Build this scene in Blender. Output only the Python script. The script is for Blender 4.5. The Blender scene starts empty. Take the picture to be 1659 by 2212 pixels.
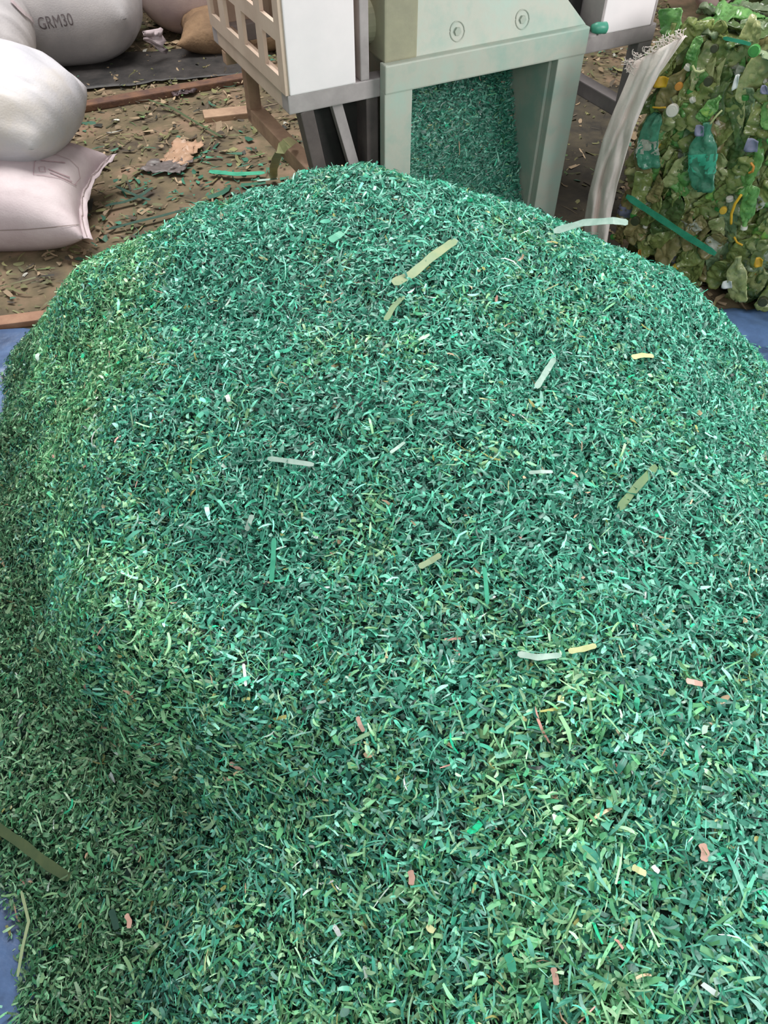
import bpy, bmesh, math, random
import numpy as np
from mathutils import Vector, Matrix, noise
from mathutils.bvhtree import BVHTree

random.seed(7)
rng = np.random.default_rng(11)
PI = math.pi
sc = bpy.context.scene
col = sc.collection

# ------------------------------------------------------------------ camera
H = 1.6
PITCH = math.radians(50)
FPX = 1597.0
CP, SP = math.cos(PITCH), math.sin(PITCH)
cam_d = bpy.data.cameras.new('camera')
cam = bpy.data.objects.new('camera', cam_d)
col.objects.link(cam)
cam.location = (0, 0, H)
cam.rotation_euler = (PI / 2 - PITCH, 0, 0)
cam_d.sensor_fit = 'VERTICAL'
cam_d.sensor_height = 36
cam_d.sensor_width = 27
cam_d.lens = FPX / 2212 * 36
cam_d.clip_start = 0.02
cam_d.clip_end = 100
sc.camera = cam


def ray(px, py):
    xc, yc = (px - 829.5) / FPX, (1106 - py) / FPX
    return Vector((xc, CP + SP * yc, -SP + CP * yc))


def at(px, py, z=0.0):
    d = ray(px, py)
    t = (z - H) / d.z
    return Vector((d.x * t, d.y * t, z))


def at_plane(px, py, p0, n):
    d = ray(px, py)
    o = Vector((0, 0, H))
    t = (Vector(p0) - o).dot(n) / d.dot(n)
    return o + d * t


# ------------------------------------------------------------------ helpers
def lin(c):
    out = []
    for v in c[:3]:
        v = v / 255.0
        out.append(v / 12.92 if v <= 0.04045 else ((v + 0.055) / 1.055) ** 2.4)
    return tuple(out)


MATS = {}


def mat(name, c1, c2=None, rough=0.6, scale=8.0, bump=0.0, bscale=60.0, metal=0.0, coat=0.0, spec=0.5, c3=None,
        detail=6.0, lo=0.35, hi=0.65, sss=0.0):
    if name in MATS:
        return MATS[name]
    m = bpy.data.materials.new(name)
    m.use_nodes = True
    nt = m.node_tree
    b = nt.nodes['Principled BSDF']
    b.inputs['Roughness'].default_value = rough
    b.inputs['Metallic'].default_value = metal
    b.inputs['Specular IOR Level'].default_value = spec
    b.inputs['Coat Weight'].default_value = coat
    b.inputs['Coat Roughness'].default_value = 0.12
    tc = nt.nodes.new('ShaderNodeTexCoord')
    if c2 is not None:
        n = nt.nodes.new('ShaderNodeTexNoise')
        n.inputs['Scale'].default_value = scale
        n.inputs['Detail'].default_value = detail
        n.inputs['Roughness'].default_value = 0.62
        nt.links.new(tc.outputs['Object'], n.inputs['Vector'])
        r = nt.nodes.new('ShaderNodeValToRGB')
        r.color_ramp.elements[0].position = lo
        r.color_ramp.elements[1].position = hi
        r.color_ramp.elements[0].color = (*lin(c1), 1)
        r.color_ramp.elements[1].color = (*lin(c2), 1)
        if c3 is not None:
            e = r.color_ramp.elements.new((lo + hi) / 2)
            e.color = (*lin(c3), 1)
        nt.links.new(n.outputs['Fac'], r.inputs['Fac'])
        nt.links.new(r.outputs['Color'], b.inputs['Base Color'])
    else:
        b.inputs['Base Color'].default_value = (*lin(c1), 1)
    if bump > 0:
        n2 = nt.nodes.new('ShaderNodeTexNoise')
        n2.inputs['Scale'].default_value = bscale
        n2.inputs['Detail'].default_value = 5
        nt.links.new(tc.outputs['Object'], n2.inputs['Vector'])
        bp = nt.nodes.new('ShaderNodeBump')
        bp.inputs['Strength'].default_value = bump
        bp.inputs['Distance'].default_value = 0.01
        nt.links.new(n2.outputs['Fac'], bp.inputs['Height'])
        nt.links.new(bp.outputs['Normal'], b.inputs['Normal'])
    MATS[name] = m
    return m


def attr_mat(name, rough=0.4, spec=0.5, sheer=0.0):
    m = bpy.data.materials.new(name)
    m.use_nodes = True
    nt = m.node_tree
    b = nt.nodes['Principled BSDF']
    a = nt.nodes.new('ShaderNodeAttribute')
    a.attribute_name = 'shade'
    nt.links.new(a.outputs['Color'], b.inputs['Base Color'])
    b.inputs['Roughness'].default_value = rough
    b.inputs['Specular IOR Level'].default_value = spec
    if sheer > 0:
        tr = nt.nodes.new('ShaderNodeBsdfTranslucent')
        nt.links.new(a.outputs['Color'], tr.inputs['Color'])
        mx = nt.nodes.new('ShaderNodeMixShader')
        mx.inputs['Fac'].default_value = sheer
        nt.links.new(b.outputs['BSDF'], mx.inputs[1])
        nt.links.new(tr.outputs['BSDF'], mx.inputs[2])
        nt.links.new(mx.outputs['Shader'], nt.nodes['Material Output'].inputs['Surface'])
    return m


def tag(o, label=None, cat=None, group=None, kind=None):
    if label:
        o['label'] = label
    if cat:
        o['category'] = cat
    if group:
        o['group'] = group
    if kind:
        o['kind'] = kind
    return o


def link(name, me, m=None, parent=None, loc=None):
    o = bpy.data.objects.new(name, me)
    col.objects.link(o)
    if m is not None:
        me.materials.append(m)
    if parent is not None:
        o.parent = parent
    if loc is not None:
        o.location = loc
    return o


def empty(name, loc=(0, 0, 0), rz=0.0):
    o = bpy.data.objects.new(name, None)
    o.empty_display_size = 0.1
    col.objects.link(o)
    o.location = loc
    o.rotation_euler = (0, 0, rz)
    return o


class MB:
    """collects shapes into ONE mesh"""

    def __init__(self):
        self.bm = bmesh.new()

    def hexa(self, pts, bevel=0.0):
        vs = [self.bm.verts.new(p) for p in pts]
        fs = [(0, 3, 2, 1), (4, 5, 6, 7), (0, 1, 5, 4), (1, 2, 6, 5), (2, 3, 7, 6), (3, 0, 4, 7)]
        faces = [self.bm.faces.new([vs[i] for i in f]) for f in fs]
        if bevel > 0:
            es = list({e for f in faces for e in f.edges})
            bmesh.ops.bevel(self.bm, geom=es, offset=bevel, segments=2, profile=0.6, affect='EDGES')
        return self

    def box(self, x0, x1, y0, y1, z0, z1, bevel=0.0):
        return self.hexa([(x0, y0, z0), (x1, y0, z0), (x1, y1, z0), (x0, y1, z0),
                          (x0, y0, z1), (x1, y0, z1), (x1, y1, z1), (x0, y1, z1)], bevel)

    def bar(self, a, b, w, h, up=(0, 0, 1), bevel=0.0):
        a, b = Vector(a), Vector(b)
        d = (b - a).normalized()
        s = d.cross(Vector(up)).normalized() * (w / 2)
        u = s.cross(d).normalized() * (h / 2)
        return self.hexa([a - s - u, a + s - u, b + s - u, b - s - u,
                          a - s + u, a + s + u, b + s + u, b - s + u], bevel)

    def tube(self, pts, r, n=10, cap=True):
        pts = [Vector(p) for p in pts]
        rr = r if isinstance(r, (list, tuple)) else [r] * len(pts)
        rings = []
        ref = Vector((0.123, 0.3, 1)).normalized()
        for i, p in enumerate(pts):
            d = (pts[min(i + 1, len(pts) - 1)] - pts[max(i - 1, 0)]).normalized()
            s = d.cross(ref)
            if s.length < 0.05:
                s = d.cross(Vector((1, 0, 0)))
            s.normalize()
            u = s.cross(d)
            rings.append([self.bm.verts.new(p + (s * math.cos(2 * PI * k / n) + u * math.sin(2 * PI * k / n)) * rr[i]) for k in range(n)])
        for i in range(len(pts) - 1):
            for k in range(n):
                self.bm.faces.new([rings[i][k], rings[i][(k + 1) % n], rings[i + 1][(k + 1) % n], rings[i + 1][k]])
        if cap:
            self.bm.faces.new(rings[0][::-1])
            self.bm.faces.new(rings[-1])
        return self

    def grid(self, P):
        """P[i][j] points -> quads"""
        vs = [[self.bm.verts.new(p) for p in row] for row in P]
        for i in range(len(vs) - 1):
            for j in range(len(vs[0]) - 1):
                self.bm.faces.new([vs[i][j], vs[i + 1][j], vs[i + 1][j + 1], vs[i][j + 1]])
        return self

    def build(self, name, m, parent=None, smooth=False, loc=None, thick=0.0):
        bmesh.ops.recalc_face_normals(self.bm, faces=self.bm.faces)
        me = bpy.data.meshes.new(name)
        self.bm.to_mesh(me)
        self.bm.free()
        if smooth:
            me.polygons.foreach_set('use_smooth', [True] * len(me.polygons))
        o = link(name, me, m, parent, loc)
        if thick > 0:
            md = o.modifiers.new('thickness', 'SOLIDIFY')
            md.thickness = thick
            md.offset = 0
        return o


def fnoise(x, y, z=0.0, oct_=4):
    return noise.fractal(Vector((x, y, z)), 1.0, 2.0, oct_)


# ------------------------------------------------------------------ materials
M_floor = mat('dirty_floor', (62, 52, 44), (138, 112, 92), rough=0.85, scale=4.5, bump=0.6, bscale=25, c3=(103, 91, 68), lo=0.3, hi=0.7)
M_wall = mat('dusty_wall', (168, 158, 148), (148, 138, 128), rough=.9, scale=1.5, bump=.2)
M_tarp = mat('blue_tarp', (58, 76, 108), (98, 130, 178), rough=0.42, scale=3.5, bump=0.25, bscale=40)
M_sackw = mat('white_woven', (184, 183, 190), (198, 190, 182), rough=0.6, scale=2.2, c3=(196, 193, 197), bump=0.12, bscale=140)
M_sackp = mat('pinkish_woven', (178, 160, 164), (200, 186, 188), rough=0.6, scale=4, bump=0.12, bscale=140)
M_sackg = mat('grey_woven', (172, 168, 170), (196, 190, 190), rough=0.65, scale=4, bump=0.12, bscale=140)
M_sackm = mat('mauve_woven', (168, 148, 148), (190, 170, 164), rough=0.7, scale=5, bump=0.12, bscale=140)
M_ink = mat('faded_ink', (96, 88, 90), (120, 110, 112), rough=0.8, scale=40)
M_pink_ink = mat('pink_ink', (158, 128, 134), (182, 156, 160), rough=0.8, scale=40)
M_thread = mat('sack_thread', (140, 126, 122), rough=0.8)
M_white = mat('white_paint', (242, 234, 236), (232, 226, 228), rough=0.35, scale=4, bump=0.03, bscale=20)
M_beige = mat('dusty_beige_paint', (206, 186, 168), (190, 168, 150), rough=0.55, scale=6, bump=0.05)
M_grey = mat('grey_steel', (172, 164, 164), (150, 143, 143), rough=0.5, scale=9, bump=0.08)
M_body = mat('grey_green_paint', (166, 186, 174), (150, 174, 162), rough=0.55, scale=5, bump=0.06, c3=(176, 180, 168))
M_olive = mat('olive_grey_paint', (160, 158, 132), (142, 140, 120), rough=0.55, scale=7, bump=0.08)
M_dark = mat('dark_steel', (24, 22, 22), (40, 37, 36), rough=0.6, scale=9, bump=0.1)
M_rust = mat('tan_dusty_steel', (176, 146, 120), (142, 114, 94), rough=0.7, scale=10, bump=0.15)
M_brown = mat('brown_grey_steel', (96, 86, 84), (74, 66, 66), rough=0.6, scale=9, bump=0.1)
M_wood = mat('brown_timber', (122, 88, 66), (88, 64, 56), rough=0.8, scale=14, bump=0.3)
M_patch = mat('blackish_patch', (38, 37, 37), (66, 62, 60), rough=0.55, scale=8, bump=0.4, bscale=30)
M_card = mat('brown_card', (140, 112, 84), (112, 88, 66), rough=0.85, scale=9, bump=0.4)
M_teal = mat('teal_plastic', (60, 140, 118), (80, 160, 136), rough=0.4, scale=20)
M_chips = attr_mat('shred_plastic', rough=0.40, spec=0.48, sheer=0.10)
M_litter = attr_mat('litter_flakes', rough=0.6, spec=0.35)

# ------------------------------------------------------------------ the pile: surface
# control points: pixel the surface shows at, and its height there
CT = [
    # crest
    (800, 380, .72), (700, 392, .70), (640, 408, .68), (560, 430, .655), (480, 455, .62), (350, 512, .56), (250, 565, .515), (185, 640, .465),
    (180, 742, .395), (142, 850, .31), (98, 925, .23), (48, 990, .165),
    (920, 415, .69), (1060, 440, .66), (1180, 486, .62), (1330, 565, .55), (1450, 630, .49), (1535, 722, .41), (1612, 822, .34), (1645, 890, .31),
    # upper face
    (830, 520, .70), (600, 600, .64), (1050, 620, .65), (400, 700, .555), (1300, 760, .56), (830, 800, .64), (250, 850, .485), (550, 850, .57),
    (1150, 900, .60), (1500, 950, .49), (1650, 1050, .42),
    (830, 1106, .56), (560, 1150, .49), (330, 1050, .475), (215, 980, .44), (1100, 1200, .545), (1400, 1200, .52), (1640, 1350, .45),
    # plateau rim on the left
    (160, 1130, .39), (168, 1270, .375), (205, 1390, .37), (300, 1490, .37), (425, 1560, .37), (520, 1650, .335), (600, 1760, .30), (240, 1200, .415), (300, 1350, .41), (420, 1460, .41),
    # below the rim
    (100, 1150, .24), (112, 1290, .20), (150, 1430, .20), (252, 1540, .20), (400, 1630, .215), (480, 1760, .21),
    (20, 1100, .15), (20, 1300, .10), (40, 1550, .075), (100, 1750, .075), (230, 1850, .12), (60, 1850, .045), (50, 1950, .012), (70, 2100, .012),
    (250, 2100, .10), (420, 2000, .18), (500, 2190, .2),
    (380, 1280, .41), (520, 1400, .43), (700, 1400, .475), (700, 1650, .40), (640, 1950, .28), (750, 2190, .28),
    # front and right
    (900, 1600, .45), (900, 1900, .37), (1000, 2190, .35), (1200, 1600, .475), (1200, 1900, .43), (1300, 2190, .40), (1500, 1600, .47),
    (1500, 1900, .45), (1650, 1750, .44), (1640, 2190, .42),
]
C = []
for px, py, z in CT:
    p = at(px, py, z)
    C.append((p.x, p.y, z))
# the far slope and the foot of the pile, in metres
CREST = CT[:20]
for px, py, z in CREST:
    p = at(px, py, z)
    d = Vector((p.x - 0.05, p.y - 1.15, 0)).normalized()
    d = (d + Vector((0, 0.5, 0)) * (1 if abs(px - 830) < 560 else 0.25)).normalized()
    for k, (r, dz) in enumerate(((0.16, 0.085), (0.42, 0.32), (0.72, 0.56))):
        q = p + d * r
        C.append((q.x, q.y, max(z - dz, -0.06)))
for x, y, z in ((-1.3, 1.4, -.05), (-1.25, 1.0, -.05), (-1.2, .6, -.05), (-1.1, .2, -.05), (-.95, -.1, -.05), (-1.5, .5, -.06), (-.7, -.5, -.05),
                (0, -.6, 0.0), (.6, -.7, 0.0), (1.15, -.3, .05), (1.25, .3, .12), (1.3, .9, .10), (1.4, 1.4, -.02), (1.55, .3, -.05), (.4, -.3, .22),
                (0, -.25, .17), (.9, .0, .27), (1.0, .6, .3), (1.02, 1.1, .29), (-.45, -.25, .06), (1.7, .9, -.06), (-1.6, 1.6, -.06)):
    C.append((x, y, z))
C = np.array(C)


def tps(r2):
    return np.where(r2 > 1e-12, 0.5 * r2 * np.log(np.maximum(r2, 1e-12)), 0)


n = len(C)
K = tps(((C[:, None, :2] - C[None, :, :2]) ** 2).sum(-1)) + np.eye(n) * 0.0005
Pm = np.c_[np.ones(n), C[:, :2]]
Amat = np.zeros((n + 3, n + 3))
Amat[:n, :n] = K
Amat[:n, n:] = Pm
Amat[n:, :n] = Pm.T
W = np.linalg.solve(Amat, np.r_[C[:, 2], np.zeros(3)])


def height(xs, ys):
    xs, ys = np.asarray(xs, float), np.asarray(ys, float)
    out = W[n] + W[n + 1] * xs + W[n + 2] * ys
    for i in range(n):
        out = out + W[i] * tps((xs - C[i, 0]) ** 2 + (ys - C[i, 1]) ** 2)
    return out


GX0, GX1, GY0, GY1, GS = -1.75, 1.75, -0.75, 2.9, 0.0125
gx = np.arange(GX0, GX1, GS)
gy = np.arange(GY0, GY1, GS)
GXX, GYY = np.meshgrid(gx, gy, indexing='ij')
GZ = height(GXX, GYY)
GZ = np.where(GZ > 0.9, 0.9, GZ)
# lumps
lump = np.array([[0.022 * fnoise(x * 4.5, y * 4.5, 3.1, 3) + 0.013 * fnoise(x * 16, y * 16, 7.7, 2) for y in gy] for x in gx])
env = np.clip(GZ / 0.12, 0, 1)
GZ = GZ + lump * env
GZ = np.maximum(GZ, -0.03)
NGX = -np.gradient(GZ, GS, axis=0)
NGY = -np.gradient(GZ, GS, axis=1)


def sample(A, x, y):
    fx = np.clip((np.asarray(x) - GX0) / GS, 0, len(gx) - 1.001)
    fy = np.clip((np.asarray(y) - GY0) / GS, 0, len(gy) - 1.001)
    i, j = fx.astype(int), fy.astype(int)
    a, b = fx - i, fy - j
    return (A[i, j] * (1 - a) * (1 - b) + A[i + 1, j] * a * (1 - b) + A[i, j + 1] * (1 - a) * b + A[i + 1, j + 1] * a * b)


def on_pile(px, py, lift=0.0):
    """the point of the pile's surface seen at a pixel"""
    d = ray(px, py)
    t, prev = 0.3, 0.3
    while t < 5:
        p = Vector((0, 0, H)) + d * t
        inside = GX0 < p.x < GX1 and GY0 < p.y < GY1
        g = max(float(sample(GZ, p.x, p.y)), 0.0) if inside else 0.0
        if p.z < g + lift:
            return p
        t += 0.004
    return at(px, py, 0)


# ------------------------------------------------------------------ shreds as a mesh
def chip_mesh(P, N, L, Wd, tilt, roll, colr, bend, segs=3, yaw=None):
    """arrays -> verts, quads, colours for thin bent shreds"""
    m = len(P)
    N = N / np.linalg.norm(N, axis=1, keepdims=True)
    if yaw is None:
        yaw = rng.uniform(0, 2 * PI, m)
    h = np.c_[np.cos(yaw), np.sin(yaw), np.zeros(m)]
    T = h - N * (h * N).sum(1, keepdims=True)
    bad = np.linalg.norm(T, axis=1) < 0.05
    T[bad] += np.array([0, 0, 1.0])
    T /= np.linalg.norm(T, axis=1, keepdims=True)
    B = np.cross(N, T)
    ct, st = np.cos(tilt)[:, None], np.sin(tilt)[:, None]
    T2, N2 = T * ct + N * st, N * ct - T * st
    cr, sr = np.cos(roll)[:, None], np.sin(roll)[:, None]
    B2, N3 = B * cr + N2 * sr, N2 * cr - B * sr
    k = segs + 1
    V = np.zeros((m, k, 2, 3))
    tw = rng.normal(0, 1.1, m)
    side = rng.normal(0, 0.32, m)
    tap = rng.uniform(0.35, 1.0, (m, 2))
    for i in range(k):
        t = i / segs - 0.5
        w = Wd * np.where(t < 0, 1 - (1 - tap[:, 0]) * (abs(t) * 2) ** 2, 1 - (1 - tap[:, 1]) * (abs(t) * 2) ** 2)
        a = tw * t
        off = T2 * (t * L)[:, None] + N3 * (bend * L * (0.25 - t * t))[:, None] + B2 * (side * L * (t * t))[:, None]
        wd = B2 * np.cos(a)[:, None] + N3 * np.sin(a)[:, None]
        V[:, i, 0] = P + off - wd * (w / 2)[:, None]
        V[:, i, 1] = P + off + wd * (w / 2)[:, None]
    verts = V.reshape(-1, 3)
    base = (np.arange(m) * k * 2)[:, None]
    q = np.array([[2 * i, 2 * i + 2, 2 * i + 3, 2 * i + 1] for i in range(segs)]).reshape(1, -1)
    quads = (base + q).reshape(-1, 4)
    cols = np.repeat(colr, k * 2, axis=0)
    return verts, quads, cols


def mesh_from(name, verts, quads, cols, m, smooth=False):
    me = bpy.data.meshes.new(name)
    me.vertices.add(len(verts))
    me.vertices.foreach_set('co', np.ascontiguousarray(verts, dtype=np.float32).ravel())
    me.loops.add(len(quads) * 4)
    me.loops.foreach_set('vertex_index', np.ascontiguousarray(quads, dtype=np.int32).ravel())
    me.polygons.add(len(quads))
    me.polygons.foreach_set('loop_start', np.arange(0, len(quads) * 4, 4, dtype=np.int32))
    at_ = me.attributes.new('shade', 'FLOAT_COLOR', 'POINT')
    at_.data.foreach_set('color', np.c_[cols, np.ones(len(cols))].astype(np.float32).ravel())
    me.update(calc_edges=True)
    me.validate()
    if smooth:
        me.polygons.foreach_set('use_smooth', [True] * len(me.polygons))
    return link(name, me, m)


TEAL = np.array([lin(c) for c in ((80, 158, 134), (62, 136, 115), (106, 184, 160), (48, 113, 97), (118, 162, 149), (68, 164, 134), (136, 202, 179))])
GREEN = np.array([lin(c) for c in ((116, 178, 132), (88, 155, 106), (142, 192, 145), (64, 122, 86), (124, 165, 118), (160, 202, 160), (74, 156, 114))])
ODD = np.array([lin(c) for c in ((204, 226, 214), (196, 166, 138), (26, 44, 40), (40, 196, 144), (150, 150, 92), (196, 198, 150), (200, 150, 138), (236, 240, 238))])
ODDP = np.array([0.15, 0.12, 0.27, 0.16, 0.18, 0.06, 0.05, 0.01])


def chip_colors(P, green_bias):
    m = len(P)
    g = np.clip(green_bias, 0, 1)
    pick = rng.random(m)
    idx = rng.choice(7, m, p=[.24, .2, .16, .14, .1, .1, .06])
    c = np.where((pick < g)[:, None], GREEN[idx], TEAL[idx])
    odd = rng.random(m) < 0.022
    c[odd] = ODD[rng.choice(8, odd.sum(), p=ODDP)]
    c = c * np.exp(rng.normal(0, 0.25, m))[:, None]
    return np.clip(c, 0.004, 0.85)


def build_pile():
    N0 = 1450000
    x = rng.uniform(GX0 + .05, GX1 - .05, N0)
    y = rng.uniform(GY0 + .05, GY1 - .05, N0)
    z = sample(GZ, x, y)
    keep = z > rng.uniform(-0.004, 0.006, N0)
    # thinner cover on the far slope and outside the view
    far = (y > 2.25) | (x > 1.3) | (y < -.25)
    steep = np.sqrt(1 + sample(NGX, x, y) ** 2 + sample(NGY, x, y) ** 2)
    keep &= rng.random(N0) < np.clip(steep / 2.5, 0, 1)
    keep &= ~(far & (rng.random(N0) < 0.65))
    x, y, z = x[keep], y[keep], z[keep]
    m = len(x)
    Nn = np.c_[sample(NGX, x, y), sample(NGY, x, y), np.ones(m)]
    Nn /= np.linalg.norm(Nn, axis=1, keepdims=True)
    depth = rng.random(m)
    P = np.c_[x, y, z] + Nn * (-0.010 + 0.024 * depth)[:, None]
    flake = rng.random(m) < 0.42
    L = np.where(flake, rng.lognormal(math.log(0.0125), 0.40, m), rng.lognormal(math.log(0.0155), 0.50, m))
    L = np.clip(L, 0.005, 0.060)
    Wd = np.where(flake, rng.lognormal(math.log(0.0042), 0.35, m), rng.lognormal(math.log(0.0022), 0.40, m))
    Wd = np.clip(Wd, 0.0009, 0.011)
    fine = np.clip((-x - 0.35) / 0.6, 0, 1) * np.clip((2.2 - y) / 1.0, 0, 1)
    L *= 1 - 0.2 * fine
    coarse = 1.18 + 0.30 * np.clip((x + .1) / .5, 0, 1) * np.clip((0.9 - y) / .6, 0, 1)
    L *= coarse
    Wd *= coarse
    gxs = np.arange(GX0, GX1, .02)
    gys = np.arange(GY0, GY1, .02)
    lowg = np.array([[fnoise(a * 3.2, b * 3.2, 1.3, 3) for b in gys] for a in gxs])
    midg = np.array([[fnoise(a * 15, b * 15, 5.3, 2) for b in gys] for a in gxs])
    qi = np.clip(((x - GX0) / .02).astype(int), 0, len(gxs) - 1)
    qj = np.clip(((y - GY0) / .02).astype(int), 0, len(gys) - 1)
    lowf, mid = lowg[qi, qj], midg[qi, qj]
    gb = 0.06 + 0.85 * np.clip((-x - 0.32) / 0.40, 0, 1) + 0.75 * np.clip((0.80 - y) / 0.5, 0, 1) * np.clip((0.60 - x) / 0.4, 0.32, 1) + 0.55 * lowf + 0.45 * mid
    gb = np.where(x > 0.35, gb * 0.6, gb)
    cols = chip_colors(P, gb * 0.9)
    cols *= ((0.62 + 0.80 * depth) * (1 - 0.48 * np.clip((0.27 - z) / 0.12, 0, 1) * np.clip((-x - .1) / .3, 0, 1)))[:, None]  # darker with depth; the low left apron's shade is put into chip colour
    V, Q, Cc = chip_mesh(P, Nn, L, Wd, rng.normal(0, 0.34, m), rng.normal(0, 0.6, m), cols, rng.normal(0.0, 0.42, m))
    # body of the pile under the loose top layer
    step = 2
    ix, iy = np.arange(0, len(gx), step), np.arange(0, len(gy), step)
    bz = GZ[np.ix_(ix, iy)] - 0.014
    BX, BY = np.meshgrid(gx[ix], gy[iy], indexing='ij')
    Vb = np.c_[BX.ravel(), BY.ravel(), bz.ravel()]
    nx_, ny_ = len(ix), len(iy)
    ii, jj = np.meshgrid(np.arange(nx_ - 1), np.arange(ny_ - 1), indexing='ij')
    mz = np.maximum.reduce([bz[:-1, :-1], bz[1:, :-1], bz[:-1, 1:], bz[1:, 1:]])
    okq = (mz > -0.012).ravel()
    i0 = (ii * ny_ + jj).ravel()[okq]
    Qb = np.c_[i0, i0 + ny_, i0 + ny_ + 1, i0 + 1]
    Cb = np.tile(np.array(lin((22, 58, 48))), (len(Vb), 1))
    used = np.zeros(len(Vb), bool)
    used[Qb.ravel()] = True
    remap = np.cumsum(used) - 1
    Qb = remap[Qb]
    Vb, Cb = Vb[used], Cb[used]
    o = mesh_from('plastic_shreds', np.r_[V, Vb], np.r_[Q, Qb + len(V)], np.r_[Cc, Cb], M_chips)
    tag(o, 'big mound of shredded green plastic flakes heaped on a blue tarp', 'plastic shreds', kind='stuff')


build_pile()

# ------------------------------------------------------------------ floor and tarp
fl = MB()
fl.box(-7, 7, -4, 9, -0.12, -0.012)
floor = tag(fl.build('floor', M_floor), kind='structure')

tag(MB().box(-6.2, 6.2, 8.0, 8.15, -.12, 5.0).build('wall_back', M_wall), kind='structure')
tag(MB().box(-6.35, -6.2, -3.5, 8.15, -.12, 5.0).build('wall_left', M_wall), kind='structure')

tp = MB()
rows = []
for i in range(121):
    row = []
    for j in range(111):
        u, v = i / 120, j / 110
        x = -1.85 + 3.75 * u
        yb, yf = -1.0, 2.24 + 0.05 * x + 0.03 * fnoise(x * 3, 0.3, 2)
        y = yb + (yf - yb) * v
        w = 0.006 + 0.007 * abs(fnoise(x * 2.5 + y * 1.2, y * 5.5, 1.7, 3)) + 0.004 * fnoise(x * 9, y * 9, 4, 2)
        ridge = max(0, 1 - abs((x * 0.55 + y - 2.72 - 0.05 * fnoise(x * 4, y, 3))) / 0.05) * 0.035 if x > 1.0 else 0
        ridge2 = max(0, 1 - abs((-x * 0.5 + y - 2.6 - 0.06 * fnoise(x * 4, y, 9))) / 0.05) * 0.025 if x < -1.0 else 0
        if x > .9:
            w += .030 * abs(fnoise((x * .75 + y) * 5.5, (x - y) * .8, 6.3, 2)) * min(1, (x - .9) / .2)
        row.append((x, y, w + ridge + ridge2 - 0.008))
    rows.append(row)
tp.grid(rows)
tarp = tp.build('tarpaulin', M_tarp, smooth=True, thick=0.002)
tag(tarp, 'blue plastic tarpaulin spread on the floor under the green mound', 'tarp')

# ------------------------------------------------------------------ shredder machine
YAW = math.radians(27)
MO = Vector((-0.29, 2.39, 0))
mach = empty('shredder_machine', MO, YAW)
tag(mach, 'grey green plastic shredder with white belt guards standing behind the green mound', 'shredder')

MB().box(0, 1.42, 0, .06, .645, .70, .004).build('front_beam', M_grey, mach)
MB().box(0, 1.42, .66, .72, .645, .70, .004).build('rear_beam', M_grey, mach)
for s0, d0, mm in ((1.36, 0, M_grey), (1.36, .66, M_grey)):
    MB().box(s0, s0 + .06, d0 + .003, d0 + .057, -.01, .646, .003).build('leg', mm, mach)
for s0 in (0.0, 1.36):
    so = s0 + (.07 if s0 == 0 else 0)
    MB().box(so + .002, so + .058, .03, .67, .375, .43, .004).build('side_rail', M_rust if s0 == 0 else M_grey, mach)
    MB().box(s0, s0 + .06, .05, .67, .646, .699, .003).build('top_rail', M_beige if s0 == 0 else M_grey, mach)
b = MB()
b.bar((.06, .03, .645), (.17, .03, 0), .045, .05, up=(0, 1, 0), bevel=.003)
b.build('leg', M_brown, mach)
MB().box(.072, .118, .62, .668, .38, .646, .003).build('post', M_rust, mach)
MB().box(.0, .16, .60, .64, .60, .64, .003).build('cross_bar', M_rust, mach)
b = MB()
b.bar((.175, .055, .645), (.322, .045, .08), .035, .03, up=(0, 1, 0), bevel=.002)
b.build('brace', M_grey, mach)
b = MB()
b.hexa([(.27, .40, .0), (1.36, .40, .0), (1.36, .42, .0), (.27, .42, .0), (.27, .40, .64), (1.36, .40, .64), (1.36, .42, .64), (.27, .42, .64)], .003)
b.build('inner_plate', M_dark, mach)
MB().box(.115, .305, .085, .095, .0, .64, .002).build('inner_plate', M_dark, mach)
b = MB()
b.box(.268, .31, .012, .40, .0, .645, .003)
b.build('side_plate', M_brown, mach)

# left belt guard: white front, beige side with openings
gd = empty('belt_guard', (0, 0, 0))
gd.parent = mach
b = MB()
b.box(.006, .225, -.006, .006, .70, 1.42, .004)
b.build('front_panel', M_white, gd)
b = MB()
z_open = [(.742, .836), (.882, .99), (1.035, 1.14), (1.185, 1.30)]
d_open = [(.045, .155), (.21, .34), (.395, .52), (.58, .675)]
ds = [0] + [v for p in d_open for v in p] + [.71]
zs = [.70] + [v for p in z_open for v in p] + [1.42]
for i in range(len(ds) - 1):
    for j in range(len(zs) - 1):
        if i % 2 == 1 and j % 2 == 1:
            continue
        b.box(-.006, .006, ds[i], ds[i + 1], zs[j], zs[j + 1])
bmesh.ops.remove_doubles(b.bm, verts=b.bm.verts, dist=1e-5)
b.build('side_lattice', M_beige, gd)
b = MB()
b.box(.006, .225, .70, .71, .70, 1.42, .002)
b.box(.215, .225, .006, .70, .70, 1.42, .002)
b.build('inner_panel', M_beige, gd)

# right belt guard
gd2 = empty('belt_guard', (0, 0, 0))
gd2.parent = mach
MB().box(1.165, 1.385, -.006, .006, .70, 1.42, .004).build('front_panel', M_white, gd2)
b = MB()
b.box(1.155, 1.165, -.006, .70, .70, 1.42, .002)
b.box(1.385, 1.395, -.006, .70, .70, 1.42, .002)
b.build('side_panel', M_grey, gd2)

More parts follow.
